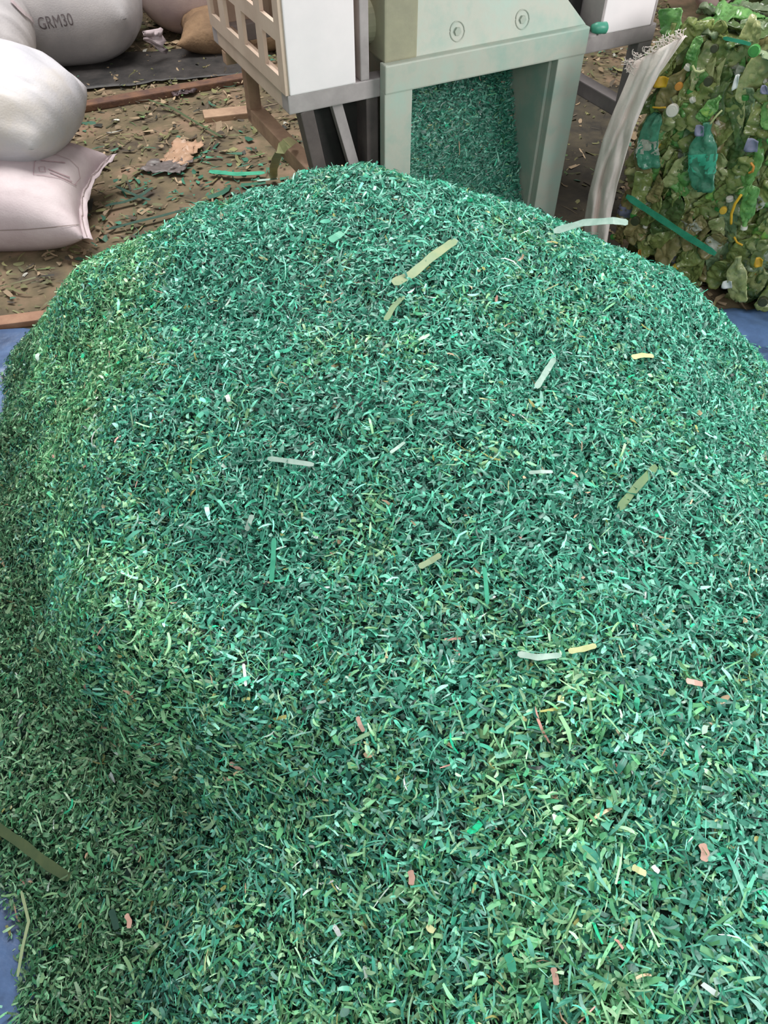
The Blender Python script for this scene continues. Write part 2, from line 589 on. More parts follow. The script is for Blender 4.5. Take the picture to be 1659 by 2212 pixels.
# discharge chute
b = MB()
b.box(.31, .41, -.035, .0, 0, .668, .004)
b.build('chute_leg', M_body, mach)
b = MB()
b.box(.975, 1.085, -.035, .0, 0, .668, .004)
b.build('chute_leg', M_body, mach)
b = MB()
b.box(.31, 1.085, -.04, .0, .662, .745, .005)
b.build('chute_header', M_body, mach)
b = MB()
b.box(.39, .41, .0, .38, .0, .70, .003)
b.box(.965, .985, .0, .38, .0, .70, .003)
b.build('chute_side', M_body, mach)
b = MB()
b.hexa([(.41, .02, .05), (.965, .02, .05), (.965, .04, .03), (.41, .04, .03), (.41, .30, .70), (.965, .30, .70), (.965, .33, .70), (.41, .33, .70)], .002)
b.build('chute_slide', M_teal, mach)
# rotor housing
b = MB()
b.hexa([(.43, -.012, .742), (1.09, -.012, .742), (1.09, .45, .742), (.43, .45, .742),
        (.43, .03, .90), (.93, .03, .90), (.93, .45, .90), (.43, .45, .90)], .004)
b.build('rotor_housing', M_body, mach)
b = MB()
b.hexa([(.43, .03, .90), (.93, .03, .90), (.93, .45, .90), (.43, .45, .90),
        (.38, -.10, 1.35), (1.00, -.10, 1.35), (1.00, .55, 1.35), (.38, .55, 1.35)], .004)
b.build('feed_hopper', M_body, mach)
b = MB()
b.box(.318, .432, -.018, .44, .744, 1.12, .006)
b.build('bearing_bracket', M_olive, mach)
br = MB().tube([(.232, .10, .83), (.318, .10, .83)], .062, 24).build('bearing', M_olive, mach, smooth=False)
MB().tube([(.10, .10, .83), (.30, .10, .83)], .022, 16).build('shaft', M_grey, mach)
MB().box(.245, .275, .0, .05, .70, 1.2, .004).build('guard_post', M_grey, mach)
b = MB()
b.tube([(1.08, .12, .83), (1.16, .12, .83)], .03, 16)
b.build('shaft', M_grey, mach)
MB().box(1.095, 1.15, .10, .25, .70, .80, .006).build('bearing', M_dark, mach)
for s_, z_ in ((.585, .79), (.83, .79)):
    yy = -.012 + (z_ - .742) / (.90 - .742) * .042
    pts = []
    ringb = MB()
    for k in range(25):
        a = 2 * PI * k / 24
        pts.append((s_ + .026 * math.cos(a), yy - .001 + .026 * math.sin(a) * .26, z_ + .026 * math.sin(a)))
    ringb.tube(pts, .0022, 6, cap=False)
    ringb.tube([(s_, yy + .004, z_), (s_, yy - .006, z_)], .012, 6)
    ringb.build('bolt', M_body, mach)
kn = MB()
kn.tube([(1.10, -.03, .735), (1.118, -.035, .735), (1.15, -.04, .733), (1.156, -.041, .733)], [.012, .018, .018, .010], 14)
kn.build('knob', M_teal, mach, smooth=True)

# shreds inside the chute
def mach_w(s, d, z):
    return Vector((MO.x + s * math.cos(YAW) - d * math.sin(YAW), MO.y + s * math.sin(YAW) + d * math.cos(YAW), z))


m_ = 11000
s_ = rng.uniform(.415, .96, m_)
v_ = rng.uniform(0, 1, m_)
d_ = .015 + .265 * v_
z_ = .06 + .62 * v_ + .0
P = np.c_[MO.x + s_ * math.cos(YAW) - d_ * math.sin(YAW), MO.y + s_ * math.sin(YAW) + d_ * math.cos(YAW), z_]
nl = np.array([0, -.92, .39])
nw = np.array([-nl[1] * math.sin(YAW), nl[1] * math.cos(YAW), nl[2]])
NN = np.tile(nw, (m_, 1))
P = P + NN * rng.uniform(.0, .02, m_)[:, None]
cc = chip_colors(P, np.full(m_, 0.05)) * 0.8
V, Q, Cc = chip_mesh(P, NN, np.clip(rng.lognormal(math.log(.017), .45, m_), .006, .05), np.clip(rng.lognormal(math.log(.0036), .4, m_), .0014, .01),
                     rng.normal(0, .3, m_), rng.normal(0, .45, m_), cc, rng.normal(0, .4, m_))
o = mesh_from('chute_shreds', V, Q, Cc, M_chips)
tag(o, 'shaded green plastic shreds sliding down inside the shredder chute opening', 'plastic shreds', kind='stuff')


# ------------------------------------------------------------------ sacks
def sack(name, m, L, Wd, Ht, loc, rot, seed, ear=0.5, floor_cut=0.36, wr=0.012, seam_end=True, p=2.6, rnd=0.0):
    nu, nv = 64, 44
    top, bot = [], []
    for i in range(nu + 1):
        a = -1 + 2 * i / nu
        rt, rb = [], []
        for j in range(nv + 1):
            bb = -1 + 2 * j / nv
            sx = 1 - ear * 0.16 * (1 - bb ** 2) * abs(a) ** 3
            sy = 1 - ear * 0.22 * (1 - a ** 2) ** 0.5 * 0 - ear * 0.10 * (1 - abs(a) ** 2) * abs(bb) ** 3
            x = L / 2 * a * sx
            y = Wd / 2 * bb * sy * math.sqrt(1 - rnd * a * a)
            x *= math.sqrt(1 - rnd * bb * bb)
            T = max(0, 1 - abs(a) ** (p + .8)) ** .55 * max(0, 1 - abs(bb) ** p) ** .5
            endw = abs(a) ** 4
            wv = wr * (0.5 * fnoise(a * 3 + seed, bb * 4, seed, 3) + endw * 0.9 * fnoise(bb * 9, a * 1.5, seed + 4, 2)) * min(1, T * 3)
            zt = Ht / 2 * T + wv
            zb = max(-Ht / 2 * T * 0.95, -Ht * floor_cut) + 0.3 * wv
            if i in (0, nu) or j in (0, nv):
                zt = zb = 0.006 * fnoise(a * 4, bb * 6, seed)
            rt.append((x, y, zt))
            rb.append((x, y, zb))
        top.append(rt)
        bot.append(rb)
    s = MB()
    s.grid(top)
    s.grid(bot)
    bmesh.ops.remove_doubles(s.bm, verts=s.bm.verts, dist=1e-6)
    o = s.build(name, m, None, smooth=True)
    o.location = loc
    o.rotation_euler = rot
    if seam_end:
        h = MB()
        P_ = []
        for k, ext in enumerate((0.0, .018, .036)):
            row = []
            for j in range(nv + 1):
                bb = -1 + 2 * j / nv
                x = L / 2 * (1 - ear * .16 * (1 - bb ** 2)) - .004 + ext
                row.append((x, Wd / 2 * bb * (1 + ext * .4), .008 * fnoise(bb * 5, seed, ext * 30) * (1 + ext * 30)))
            P_.append(row)
        h.grid(P_)
        h.build('mouth_hem', m, o, smooth=True, thick=.003)
        st = MB()
        pts = []
        for j in range(nv * 2 + 1):
            bb = (-1 + 2 * j / (nv * 2)) * .98
            pts.append((L / 2 * (1 - ear * .16 * (1 - bb ** 2)) + .012, Wd / 2 * bb, .005 + .002 * (j % 2) + .008 * fnoise(bb * 5, seed, .45) * 1.4))
        st.tube(pts, .0016, 5)
        st.build('stitching', M_thread, o)
    return o


def world_bvh(o):
    bpy.context.view_layer.update()
    me = o.data
    mw = o.matrix_world
    return BVHTree.FromPolygons([mw @ v.co for v in me.vertices], [list(p.vertices) for p in me.polygons])


def drape_text(body, o, px, py, size, tilt, m, name, lift=.003):
    """printed words laid onto the cloth of a sack where the photo shows them"""
    bvh = world_bvh(o)
    org = Vector((0, 0, H))
    hit, nrm, _, _ = bvh.ray_cast(org, ray(px, py).normalized())
    if hit is None:
        return None
    d = ray(px, py).normalized()
    if nrm.dot(d) > 0:
        nrm = -nrm
    cu = bpy.data.curves.new(name, 'FONT')
    cu.body = body
    cu.size = size
    cu.align_x = 'CENTER'
    cu.align_y = 'CENTER'
    cu.resolution_u = 3
    tmp = bpy.data.objects.new('tmp', cu)
    col.objects.link(tmp)
    bpy.context.view_layer.update()
    me = bpy.data.meshes.new_from_object(tmp.evaluated_get(bpy.context.evaluated_depsgraph_get()))
    bpy.data.objects.remove(tmp)
    bm = bmesh.new()
    bm.from_mesh(me)
    bmesh.ops.triangulate(bm, faces=bm.faces)
    bmesh.ops.subdivide_edges(bm, edges=[e for e in bm.edges if e.calc_length() > size * .15], cuts=2)
    up = Vector((0, 0, 1)) - nrm * nrm.z
    up.normalize()
    rt = up.cross(nrm).normalized()
    c, s = math.cos(tilt), math.sin(tilt)
    rt2, up2 = rt * c + up * s, up * c - rt * s
    inv = o.matrix_world.inverted()
    for v in bm.verts:
        w = hit + rt2 * (v.co.x * .72) + up2 * v.co.y
        h2, n2, _, _ = bvh.ray_cast(w + nrm * .2, -nrm)
        if h2 is not None:
            w = h2 + nrm * lift
        v.co = inv @ w
    bm.to_mesh(me)
    bm.free()
    me.name = name
    return link(name, me, m, o)


def drape_line(o, pxs, w, m, name, lift=.003, closed=False, parent=None):
    """a printed stroke laid onto a sack through the pixels given"""
    bvh = world_bvh(o)
    org = Vector((0, 0, H))
    inv = o.matrix_world.inverted()
    mb = MB()
    for line in pxs:
        pts = []
        for k in range(len(line) - 1):
            (x0, y0), (x1, y1) = line[k], line[k + 1]
            nn = max(2, int(math.hypot(x1 - x0, y1 - y0) / 6))
            for q in range(nn):
                pts.append((x0 + (x1 - x0) * q / nn, y0 + (y1 - y0) * q / nn))
        pts.append(line[-1])
        W_ = []
        for px, py in pts:
            d = ray(px, py).normalized()
            h, nr, _, _ = bvh.ray_cast(org, d)
            if h is None:
                continue
            if nr.dot(d) > 0:
                nr = -nr
            W_.append((h + nr * lift, nr))
        if len(W_) < 2:
            continue
        rowa, rowb = [], []
        for k, (p, nr) in enumerate(W_):
            t = W_[min(k + 1, len(W_) - 1)][0] - W_[max(k - 1, 0)][0]
            sd = t.cross(nr)
            if sd.length < 1e-9:
                sd = Vector((1, 0, 0))
            sd.normalize()
            rowa.append(inv @ (p - sd * w / 2))
            rowb.append(inv @ (p + sd * w / 2))
        mb.grid([rowa, rowb])
    return mb.build(name, m, o)


# lower front sack
s1 = sack('woven_sack', M_sackp, .95, .60, .34, (-1.65, 2.93, .125), (math.radians(5), math.radians(2), math.radians(3)), 1.3, ear=.85)
tag(s1, 'pinkish white woven sack lying under another sack with two pointed ears', 'sack')
drape_line(s1, [[(75, 352), (82, 340), (120, 335), (150, 345), (168, 362), (172, 385), (160, 400)],
                [(75, 352), (72, 378), (95, 380), (130, 386), (165, 402)],
                [(84, 362), (96, 360), (98, 372), (86, 372), (84, 362)],], .0025, M_pink_ink, 'printed_outline')
drape_line(s1, [[(104, 366), (150, 384)], [(108, 374), (155, 393)], [(88, 348), (140, 352)]], .005, M_pink_ink, 'printed_band')
drape_line(s1, [[(0, 497), (60, 495), (120, 490), (170, 486), (215, 492)]], .003, M_thread, 'side_fold')
tie = MB()
w0 = at(222, 508, .09)
w0l = s1.matrix_world.inverted() @ w0
# upper front sack
s2 = sack('woven_sack', M_sackw, .98, .60, .40, (-1.69, 3.17, .405), (math.radians(4), math.radians(7), math.radians(-10)), 5.7, ear=.25, floor_cut=.40, seam_end=False, p=2.4, wr=.026, rnd=.30)
tag(s2, 'bright white woven sack lying on top of the pinkish sack with ears', 'sack')
# corner sack behind them
s3 = sack('woven_sack', M_sackg, .90, .62, .50, (-2.14, 4.02, .36), (math.radians(18), math.radians(12), math.radians(14)), 9.1, ear=.2, seam_end=False, p=3.0, floor_cut=.5, rnd=.2, wr=.025)
tag(s3, 'grey woven sack in the corner above the white sack and before the printed one', 'sack')
drape_line(s3, [[(22, 2), (42, 22), (66, 42), (84, 66)]], .022, M_sackp, 'pink_seam', lift=.008)
# printed sack
s4 = sack('woven_sack', M_sackg, 1.25, .74, .60, (-1.98, 4.86, .25), (0, 0, math.radians(8)), 12.4, ear=.2, seam_end=False, p=3.0, wr=.022, floor_cut=.42, rnd=.25)
tag(s4, 'fat grey woven sack printed with dark letters lying on the dark patch', 'sack')
drape_text('GRM30', s4, 120, 48, .082, math.radians(4), M_ink, 'printed_text')
tt = MB()
P_ = []
for i in range(7):
    r = []
    for j in range(9):
        u, v = i / 6, j / 8 - .5
        p = at(312 + 42 * u, 78 + 10 * u, .16 - .06 * u)
        r.append(p + Vector((0.012 * math.sin(j * 2.1 + i), .02 * math.sin(j * 1.7), (v * (.05 + .09 * u)) + .01 * math.sin(3 * j))))
    P_.append(r)
bpy.context.view_layer.update()
inv4 = s4.matrix_world.inverted()
tt.grid([[inv4 @ p for p in r] for r in P_])
tt.build('gathered_mouth', M_sackp, s4, smooth=True, thick=.004)
# mauve sack at the back
s5 = sack('woven_sack', M_sackm, 1.05, .70, .66, (-1.02, 5.45, .27), (0, 0, math.radians(14)), 15.2, ear=.3, seam_end=True, p=3.0, floor_cut=.42)
tag(s5, 'dusty mauve woven sack at the back between printed sack and shredder', 'sack')
s6 = sack('woven_sack', M_card, .74, .42, .24, (-.86, 5.02, .08), (0, 0, math.radians(10)), 21.0, ear=.8, seam_end=True, p=2.2, wr=.03)
tag(s6, 'small flattened brown sack crumpled on the floor left of the shredder', 'sack')
s7 = sack('woven_sack', M_sackm, .8, .5, .42, (2.35, 5.55, .18), (0, 0, math.radians(-12)), 25.0, ear=.4, seam_end=True, p=3.0, floor_cut=.42)
tag(s7, 'pale brown sack on the floor behind the bottle bale', 'sack')

# ------------------------------------------------------------------ floor litter around the machine
# dark patch laid on the floor under the sacks
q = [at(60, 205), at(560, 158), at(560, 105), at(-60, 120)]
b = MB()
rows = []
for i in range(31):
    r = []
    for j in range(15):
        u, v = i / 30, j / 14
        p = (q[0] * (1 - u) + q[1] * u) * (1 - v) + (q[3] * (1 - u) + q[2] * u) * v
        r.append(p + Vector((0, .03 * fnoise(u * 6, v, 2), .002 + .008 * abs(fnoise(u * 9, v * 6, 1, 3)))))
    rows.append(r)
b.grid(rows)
o = b.build('dark_floor_patch', M_patch, smooth=True, thick=.003)
tag(o, 'dark grey patch lying flat under and before the printed grey sack', 'sheet')
q = [at(1150, 560), at(1340, 570), at(1365, 185), at(1225, 190)]  # dark patch added for the machine's shade on the floor right of the chute
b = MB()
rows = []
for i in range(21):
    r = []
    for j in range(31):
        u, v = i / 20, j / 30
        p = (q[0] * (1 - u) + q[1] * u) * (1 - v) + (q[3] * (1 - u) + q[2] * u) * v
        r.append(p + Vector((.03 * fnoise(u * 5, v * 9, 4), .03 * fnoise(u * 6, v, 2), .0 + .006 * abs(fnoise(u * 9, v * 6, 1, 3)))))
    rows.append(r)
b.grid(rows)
o = b.build('dark_floor_patch', mat('floor_shade', (44, 40, 34), (74, 66, 50), rough=.7, scale=9, bump=.3), smooth=True, thick=.003)
tag(o, 'blackish littered patch standing in for shade on the floor between the shredder chute and the bale', 'sheet')
b = MB()
a_, e_ = at(140, 240), at(560, 166)
b.bar(a_ + Vector((0, 0, .006)), e_ + Vector((0, 0, .006)), .075, .034, bevel=.006)
o = b.build('timber_batten', M_wood)
tag(o, 'long brown batten on the floor along the edge of the dark patch', 'batten')
b = MB()
a_, e_ = at(-60, 712), at(128, 688)
b.bar(a_ + Vector((0, 0.02, .0)), e_ + Vector((0, 0.02, .0)), .06, .024, bevel=.005)
o = b.build('timber_batten', mat('pale_timber', (164, 128, 104), (140, 104, 84), rough=.8, scale=12, bump=.2))
tag(o, 'pale brown batten on the floor at the left edge of the blue tarp', 'batten')
b = MB()
a_, e_ = at(440, 252), at(552, 240)
b.bar(a_ + Vector((0, 0, .0)), e_ + Vector((0, 0, .0)), .10, .03, bevel=.005)
o = b.build('timber_batten', M_rust)
tag(o, 'short wide tan board on the floor touching the shredder frame', 'board')


def crumple(name, pts, m, label, cat, amp=.02, nn=16, seed=1.0, z0=.004):
    b = MB()
    rows = []
    for i in range(nn + 1):
        r = []
        for j in range(nn + 1):
            u, v = i / nn, j / nn
            p = (pts[0] * (1 - u) + pts[1] * u) * (1 - v) + (pts[3] * (1 - u) + pts[2] * u) * v
            k = Vector((fnoise(u * 4, v * 4, seed), fnoise(u * 4, v * 4, seed + 5), 0)) * amp
            r.append(p + k + Vector((0, 0, z0 + amp * abs(fnoise(u * 5, v * 5, seed + 9, 3)))))
        rows.append(r)
    b.grid(rows)
    o = b.build(name, m, smooth=True, thick=.0015)
    return tag(o, label, cat)


crumple('plastic_film', [at(343, 352), at(405, 362), at(440, 312), at(385, 306)], mat('tan_film', (186, 150, 124), (158, 128, 104), rough=.45, scale=12),
        'crumpled tan plastic film lying on the floor left of the shredder frame', 'film', amp=.03, seed=3)
crumple('plastic_film', [at(375, 210), at(420, 204), at(430, 190), at(380, 192)], mat('dark_film', (64, 54, 56), (96, 76, 78), rough=.45, scale=12),
        'dark purplish scrap of film beside the long brown batten', 'film', amp=.025, seed=6)
crumple('plastic_film', [at(300, 372), at(390, 378), at(420, 348), at(330, 346)], mat('grey_film', (110, 100, 98), (88, 82, 80), rough=.45, scale=12),
        'greyish flat scrap of film just below the crumpled tan film', 'film', amp=.02, seed=8)


def strip(name, pts, w, m, label, cat='strip', up=None, group=None, wave=.0):
    """a thin flat strip through world points"""
    b = MB()
    pts = [Vector(p) for p in pts]
    # resample
    R = []
    for k in range(len(pts) - 1):
        for q in range(6):
            R.append(pts[k].lerp(pts[k + 1], q / 6))
    R.append(pts[-1])
    ra, rb = [], []
    for k, p in enumerate(R):
        t = R[min(k + 1, len(R) - 1)] - R[max(k - 1, 0)]
        upv = up or Vector((0, 0, 1))
        sd = t.cross(upv)
        if sd.length < 1e-6:
            sd = Vector((1, 0, 0))
        sd.normalize()
        ww = w * (1 + .07 * math.sin(k * 1.1 + len(R))) * (.55 if k in (0, len(R) - 1) else 1)
        p = p + Vector((0, 0, wave * math.sin(k * 1.3)))
        ra.append(p - sd * ww / 2)
        rb.append(p + sd * ww / 2)
    b.grid([ra, rb])
    o = b.build(name, m, smooth=False, thick=.0006)
    return tag(o, label, cat, group)


M_silver = mat('silver_green', (176, 200, 188), (140, 172, 158), rough=.3, scale=30)
M_tanolive = mat('tan_olive', (156, 168, 128), (134, 158, 122), rough=.45, scale=25)
M_bteal = mat('bright_teal', (74, 172, 138), (52, 146, 116), rough=.35, scale=25)
M_oliveg = mat('olive_green', (104, 138, 84), (88, 122, 78), rough=.45, scale=25)
M_dkolive = mat('dark_olive', (78, 92, 60), (64, 82, 54), rough=.5, scale=25)
M_cream = mat('cream_plastic', (206, 210, 160), (176, 186, 130), rough=.4, scale=25)
M_whitep = mat('white_plastic', (236, 240, 238), (216, 222, 220), rough=.3, scale=25)
M_pinkp = mat('pink_tan_plastic', (204, 168, 152), (186, 146, 130), rough=.5, scale=25)
M_dkgreen = mat('dark_green', (30, 64, 54), (46, 80, 66), rough=.5, scale=25)

# loose strips on the floor
q0, q1 = at(588, 386, .0), mach_w(.095, .27, .445)
strap_pts = []
for k, (px, py) in enumerate(((590, 385), (591, 364), (597, 342), (606, 323), (619, 309), (634, 301))):
    d = ray(px, py)
    yy = q0.y + (q1.y - .10 - q0.y) * (0, .25, .7, 1, 1.02, .9)[k]
    strap_pts.append(Vector((0, 0, H)) + d * (yy / d.y))
strip('plastic_strap', strap_pts, .036, mat('pale_olive_strap', (190, 186, 136), (164, 162, 116), rough=.4, scale=20),
      'olive strap standing bent against the tan shredder rail', 'strap', up=Vector((.15, -.75, .66)))
strip('plastic_strip', [at(452, 370, .012), at(510, 376, .014), at(572, 373, .012)], .035, M_bteal, 'bright green straight strip on the floor left of the olive strap')
strip('plastic_strip', [at(555, 390, .01), at(600, 386, .012)], .018, M_silver, 'short pale strip on the floor at the foot of the olive strap')
strip('plastic_strip', [at(235, 495, .008), at(290, 480, .012), at(350, 466, .01), at(400, 452, .008)], .018, M_dkgreen, 'long dark strip on the floor pointing away from the lower sack')
strip('plastic_strip', [at(320, 215, .04), at(370, 232, .012), at(430, 268, .010), at(480, 296, .010)], .014, M_dkolive, 'long thin olive strip on the brown floor below the batten')
strip('plastic_strip', [at(228, 445, .012), at(290, 430, .012), at(330, 405, .012)], .020, M_dkgreen, 'dark green strip on the floor just right of the lower sack', wave=.002)
strip('plastic_strip', [at(250, 402, .012), at(300, 425, .012), at(325, 432, .012)], .016, M_dkgreen, 'dark strip crossing another near the ears of the lower sack')

# scattered litter
m_ = 10500
u = rng.random(m_)
x = rng.uniform(-2.4, 1.9, m_)
y = rng.uniform(2.3, 5.9, m_)
gz = np.where((y < 2.89) & (np.abs(x) < 1.7), sample(GZ, x, np.minimum(y, 2.88)), -0.02)
keep = gz < 0.0
x, y = x[keep], y[keep]
m_ = len(x)
P = np.c_[x, y, rng.uniform(-.010, .007, m_)]
pal = np.array([lin(c) for c in ((112, 110, 74), (92, 92, 64), (134, 116, 92), (78, 70, 60), (66, 108, 88), (98, 122, 78), (150, 130, 106), (54, 54, 48), (176, 174, 164))])
wts = np.array([.25, .18, .20, .12, .03, .05, .12, .04, .01])
cl = pal[rng.choice(9, m_, p=wts)]
near = np.exp(-((x + .55) ** 2 / .25 + (y - 3.25) ** 2 / .15))
gsel = rng.random(m_) < near * .8
cl[gsel] = np.array(lin((52, 110, 88)))
cl = cl * np.exp(rng.normal(0, .25, m_))[:, None]
V, Q, Cc = chip_mesh(P, np.tile([0, 0, 1.0], (m_, 1)), np.clip(rng.lognormal(math.log(.030), .65, m_), .008, .16), np.clip(rng.lognormal(math.log(.009), .7, m_), .002, .035),
                     rng.normal(0, .06, m_), rng.normal(0, .10, m_), np.clip(cl, .004, .8), rng.normal(0, .10, m_))
o = mesh_from('floor_litter', V, Q, Cc, M_litter)
tag(o, 'olive and brown plastic scraps littering the floor around the shredder', 'litter', kind='stuff')

# shreds dropped on the tarp beside the pile
m_ = 3000
x = np.r_[rng.uniform(.95, 1.6, m_ // 2), rng.uniform(-1.5, -.6, m_ - m_ // 2)]
y = np.r_[rng.uniform(1.2, 2.2, m_ // 2), rng.uniform(0, 1.7, m_ - m_ // 2)]
gz = sample(GZ, x, y)
dist = rng.random(m_)
keep = (gz < 0.004) & ((gz > -0.03 + .02 * dist) | (rng.random(m_) < .10))
x, y = x[keep], y[keep]
m_ = len(x)
if m_ > 3:
    P = np.c_[x, y, np.full(m_, .012)]
    V, Q, Cc = chip_mesh(P, np.tile([0, 0, 1.0], (m_, 1)), rng.uniform(.01, .035, m_), rng.uniform(.003, .007, m_), rng.normal(0, .15, m_), rng.normal(0, .3, m_),
                         chip_colors(P, np.full(m_, .4)) * .9, rng.normal(0, .3, m_))
    o = mesh_from('stray_shreds', V, Q, Cc, M_chips)
    tag(o, 'thin sprinkle of stray green shreds on the bare blue tarp edges', 'plastic shreds', kind='stuff')


# ------------------------------------------------------------------ notable strips on the pile
def pile_strip(pts, wpx, m, label, lift=.021, cat='strip', name='plastic_strip', wave=.0):
    P_ = [on_pile(px, py, lift) for px, py in pts]
    dep = (P_[0] - Vector((0, 0, H))).length
    nrm = Vector((float(sample(NGX, P_[0].x, P_[0].y)), float(sample(NGY, P_[0].x, P_[0].y)), 1)).normalized()
    return strip(name, P_, wpx * dep / FPX, m, label, cat, up=nrm, wave=wave)


pile_strip([(848, 612), (890, 592), (935, 553), (985, 518)], 20, M_tanolive, 'long pale olive strip lying on the upper face of the mound')
pile_strip([(833, 692), (850, 662), (872, 640)], 14, M_oliveg, 'short olive strip just below the long pale olive one')
pile_strip([(578, 990), (625, 996), (678, 1004)], 11, M_silver, 'pale silvery strip lying level left of the mound centre')
pile_strip([(592, 1162), (590, 1210), (586, 1258)], 11, M_bteal, 'straight bright teal strip standing upright in view below the silvery strip')
pile_strip([(545, 1112), (538, 1130), (532, 1146)], 12, M_silver, 'stubby pale strip above and left of the upright teal strip')
pile_strip([(1336, 1100), (1375, 1052), (1418, 1006)], 17, M_oliveg, 'wide olive green strip slanting on the right face of the mound')
pile_strip([(1142, 1021), (1168, 1019), (1194, 1019)], 8, M_silver, 'tiny pale bar left of the wide olive green strip')
pile_strip([(1118, 1412), (1160, 1420), (1212, 1415)], 14, M_silver, 'curved grey green strip on the lower right of the mound')
pile_strip([(1228, 1407), (1258, 1402), (1288, 1394)], 12, M_cream, 'cream yellow strip right beside the curved grey green one')
pile_strip([(526, 1434), (529, 1458), (531, 1482)], 6, M_whitep, 'thin white sliver upright left of the mound centre')
pile_strip([(1158, 838), (1178, 806), (1198, 774)], 13, M_silver, 'pale green strip slanting up on the upper right of the mound')
pile_strip([(1365, 772), (1388, 767), (1412, 769)], 12, M_cream, 'cream green flake near the upper right edge of the mound')
pile_strip([(-25, 1775), (50, 1825), (100, 1865), (150, 1897)], 17, M_dkolive, 'dark olive strap lying across the low left side of the mound')
pile_strip([(46, 1925), (62, 1990), (48, 2050), (38, 2110)], 6, M_tanolive, 'thin tan strip bent along the bare tarp at the lower left')
pile_strip([(240, 1965), (248, 1990), (252, 2008)], 13, M_dkgreen, 'dark flat strip on the low left side of the mound')
pile_strip([(272, 1975), (280, 1990), (278, 2005)], 9, M_pinkp, 'pink tan sliver beside the dark flat strip on the left')
pile_strip([(496, 1648), (510, 1656), (524, 1668)], 13, M_pinkp, 'pale pinkish flake on the left slope under the dark hollow')
pile_strip([(886, 1880), (890, 1895), (888, 1912)], 12, M_pinkp, 'pinkish flake in the lower middle of the mound')
pile_strip([(1516, 1822), (1524, 1842), (1520, 1860)], 14, M_pinkp, 'pink tan upright chip on the lower right of the mound')
pile_strip([(1482, 1470), (1500, 1474), (1518, 1478)], 11, M_pinkp, 'pink tan chip lying level on the right of the mound')
pile_strip([(1366, 1872), (1380, 1880), (1396, 1888)], 12, M_cream, 'pale yellow chip on the lower right beside a white fleck')
pile_strip([(1410, 1870), (1416, 1877), (1424, 1884)], 9, M_whitep, 'white fleck right of the pale yellow chip')
pile_strip([(1195, 2090), (1200, 2112), (1202, 2128)], 11, M_pinkp, 'pink tan sliver near the bottom of the mound')
pile_strip([(1096, 2060), (1104, 2080), (1108, 2100)], 16, M_bteal, 'bright teal chip near the bottom of the mound beside a tan sliver')
pile_strip([(720, 1998), (728, 2010), (734, 2022)], 10, M_whitep, 'white flake in the lower middle of the mound')
pile_strip([(772, 1548), (778, 1566), (786, 1580)], 9, M_pinkp, 'narrow pinkish sliver right at the mound centre bottom')
pile_strip([(490, 853), (493, 861), (494, 868)], 9, M_whitep, 'small white flake on the upper left face of the mound')
pile_strip([(843, 978), (860, 966), (874, 955)], 8, M_silver, 'short silver sliver at the centre of the mound')
pile_strip([(1046, 1225), (1050, 1265), (1053, 1305)], 9, M_bteal, 'thin teal strip upright on the right of the mound centre')
pile_strip([(905, 1225), (930, 1212), (952, 1198)], 14, M_tanolive, 'olive chip slanting just right of the mound centre')
pile_strip([(712, 520), (728, 510), (740, 502)], 16, M_bteal, 'light teal flake near the crest of the mound')
# strip that sticks out over the crest on the right
p0 = on_pile(1195, 500, .02)
strip('plastic_strip', [p0, p0 + Vector((.075, .02, .012)), p0 + Vector((.15, .03, .012)), p0 + Vector((.19, .035, .004))], .016, M_silver,
      'silvery green strip poking out past the right crest of the mound', up=Vector((0, -.7, .7)))

# ------------------------------------------------------------------ the bottle bale
A = at(1334, 548)
A.z = 0
B_ = at(1640, 668)
B_.z = 0
F = (B_ - A).normalized()
NB = Vector((F.y, -F.x, 0))
if NB.y > 0:
    NB = -NB
BW, BD, BH = 1.15, .80, .80


def bale(u, w, z):
    """along the face, out of the face, height"""
    return A + F * u + NB * w + Vector((0, 0, z))


M_core = mat('dark_olive_plastic', (60, 70, 40), (104, 110, 64), rough=.35, scale=14, bump=.5, bscale=30)
core = MB()
nu, nv, nw = 28, 22, 18


def core_pt(a, b_, c):
    p = bale(a * BW, -.045 - c * (BD - .06), .005 + b_ * (BH - .03))
    k = .022
    return p + Vector((fnoise(p.x * 9, p.y * 9, p.z * 7), fnoise(p.y * 9, p.z * 7, p.x * 9 + 4), .6 * fnoise(p.z * 9, p.x * 9, p.y * 9 + 8) * b_)) * k


for side in range(6):
    n1, n2 = {0: (nu, nv), 1: (nu, nv), 2: (nw, nv), 3: (nw, nv), 4: (nu, nw), 5: (nu, nw)}[side]
    rows = []
    for i in range(n1 + 1):
        r = []
        for j in range(n2 + 1):
            a, b_ = i / n1, j / n2
            r.append({0: (a, b_, 0), 1: (a, b_, 1), 2: (0, b_, a), 3: (1, b_, a), 4: (a, 1, b_), 5: (a, 0, b_)}[side])
        rows.append([core_pt(*q) for q in r])
    core.grid(rows)
bmesh.ops.remove_doubles(core.bm, verts=core.bm.verts, dist=1e-5)
o = core.build('bottle_bale', M_core, smooth=True)
tag(o, 'tall pressed block of crushed green bottles standing right of the shredder', 'bale')


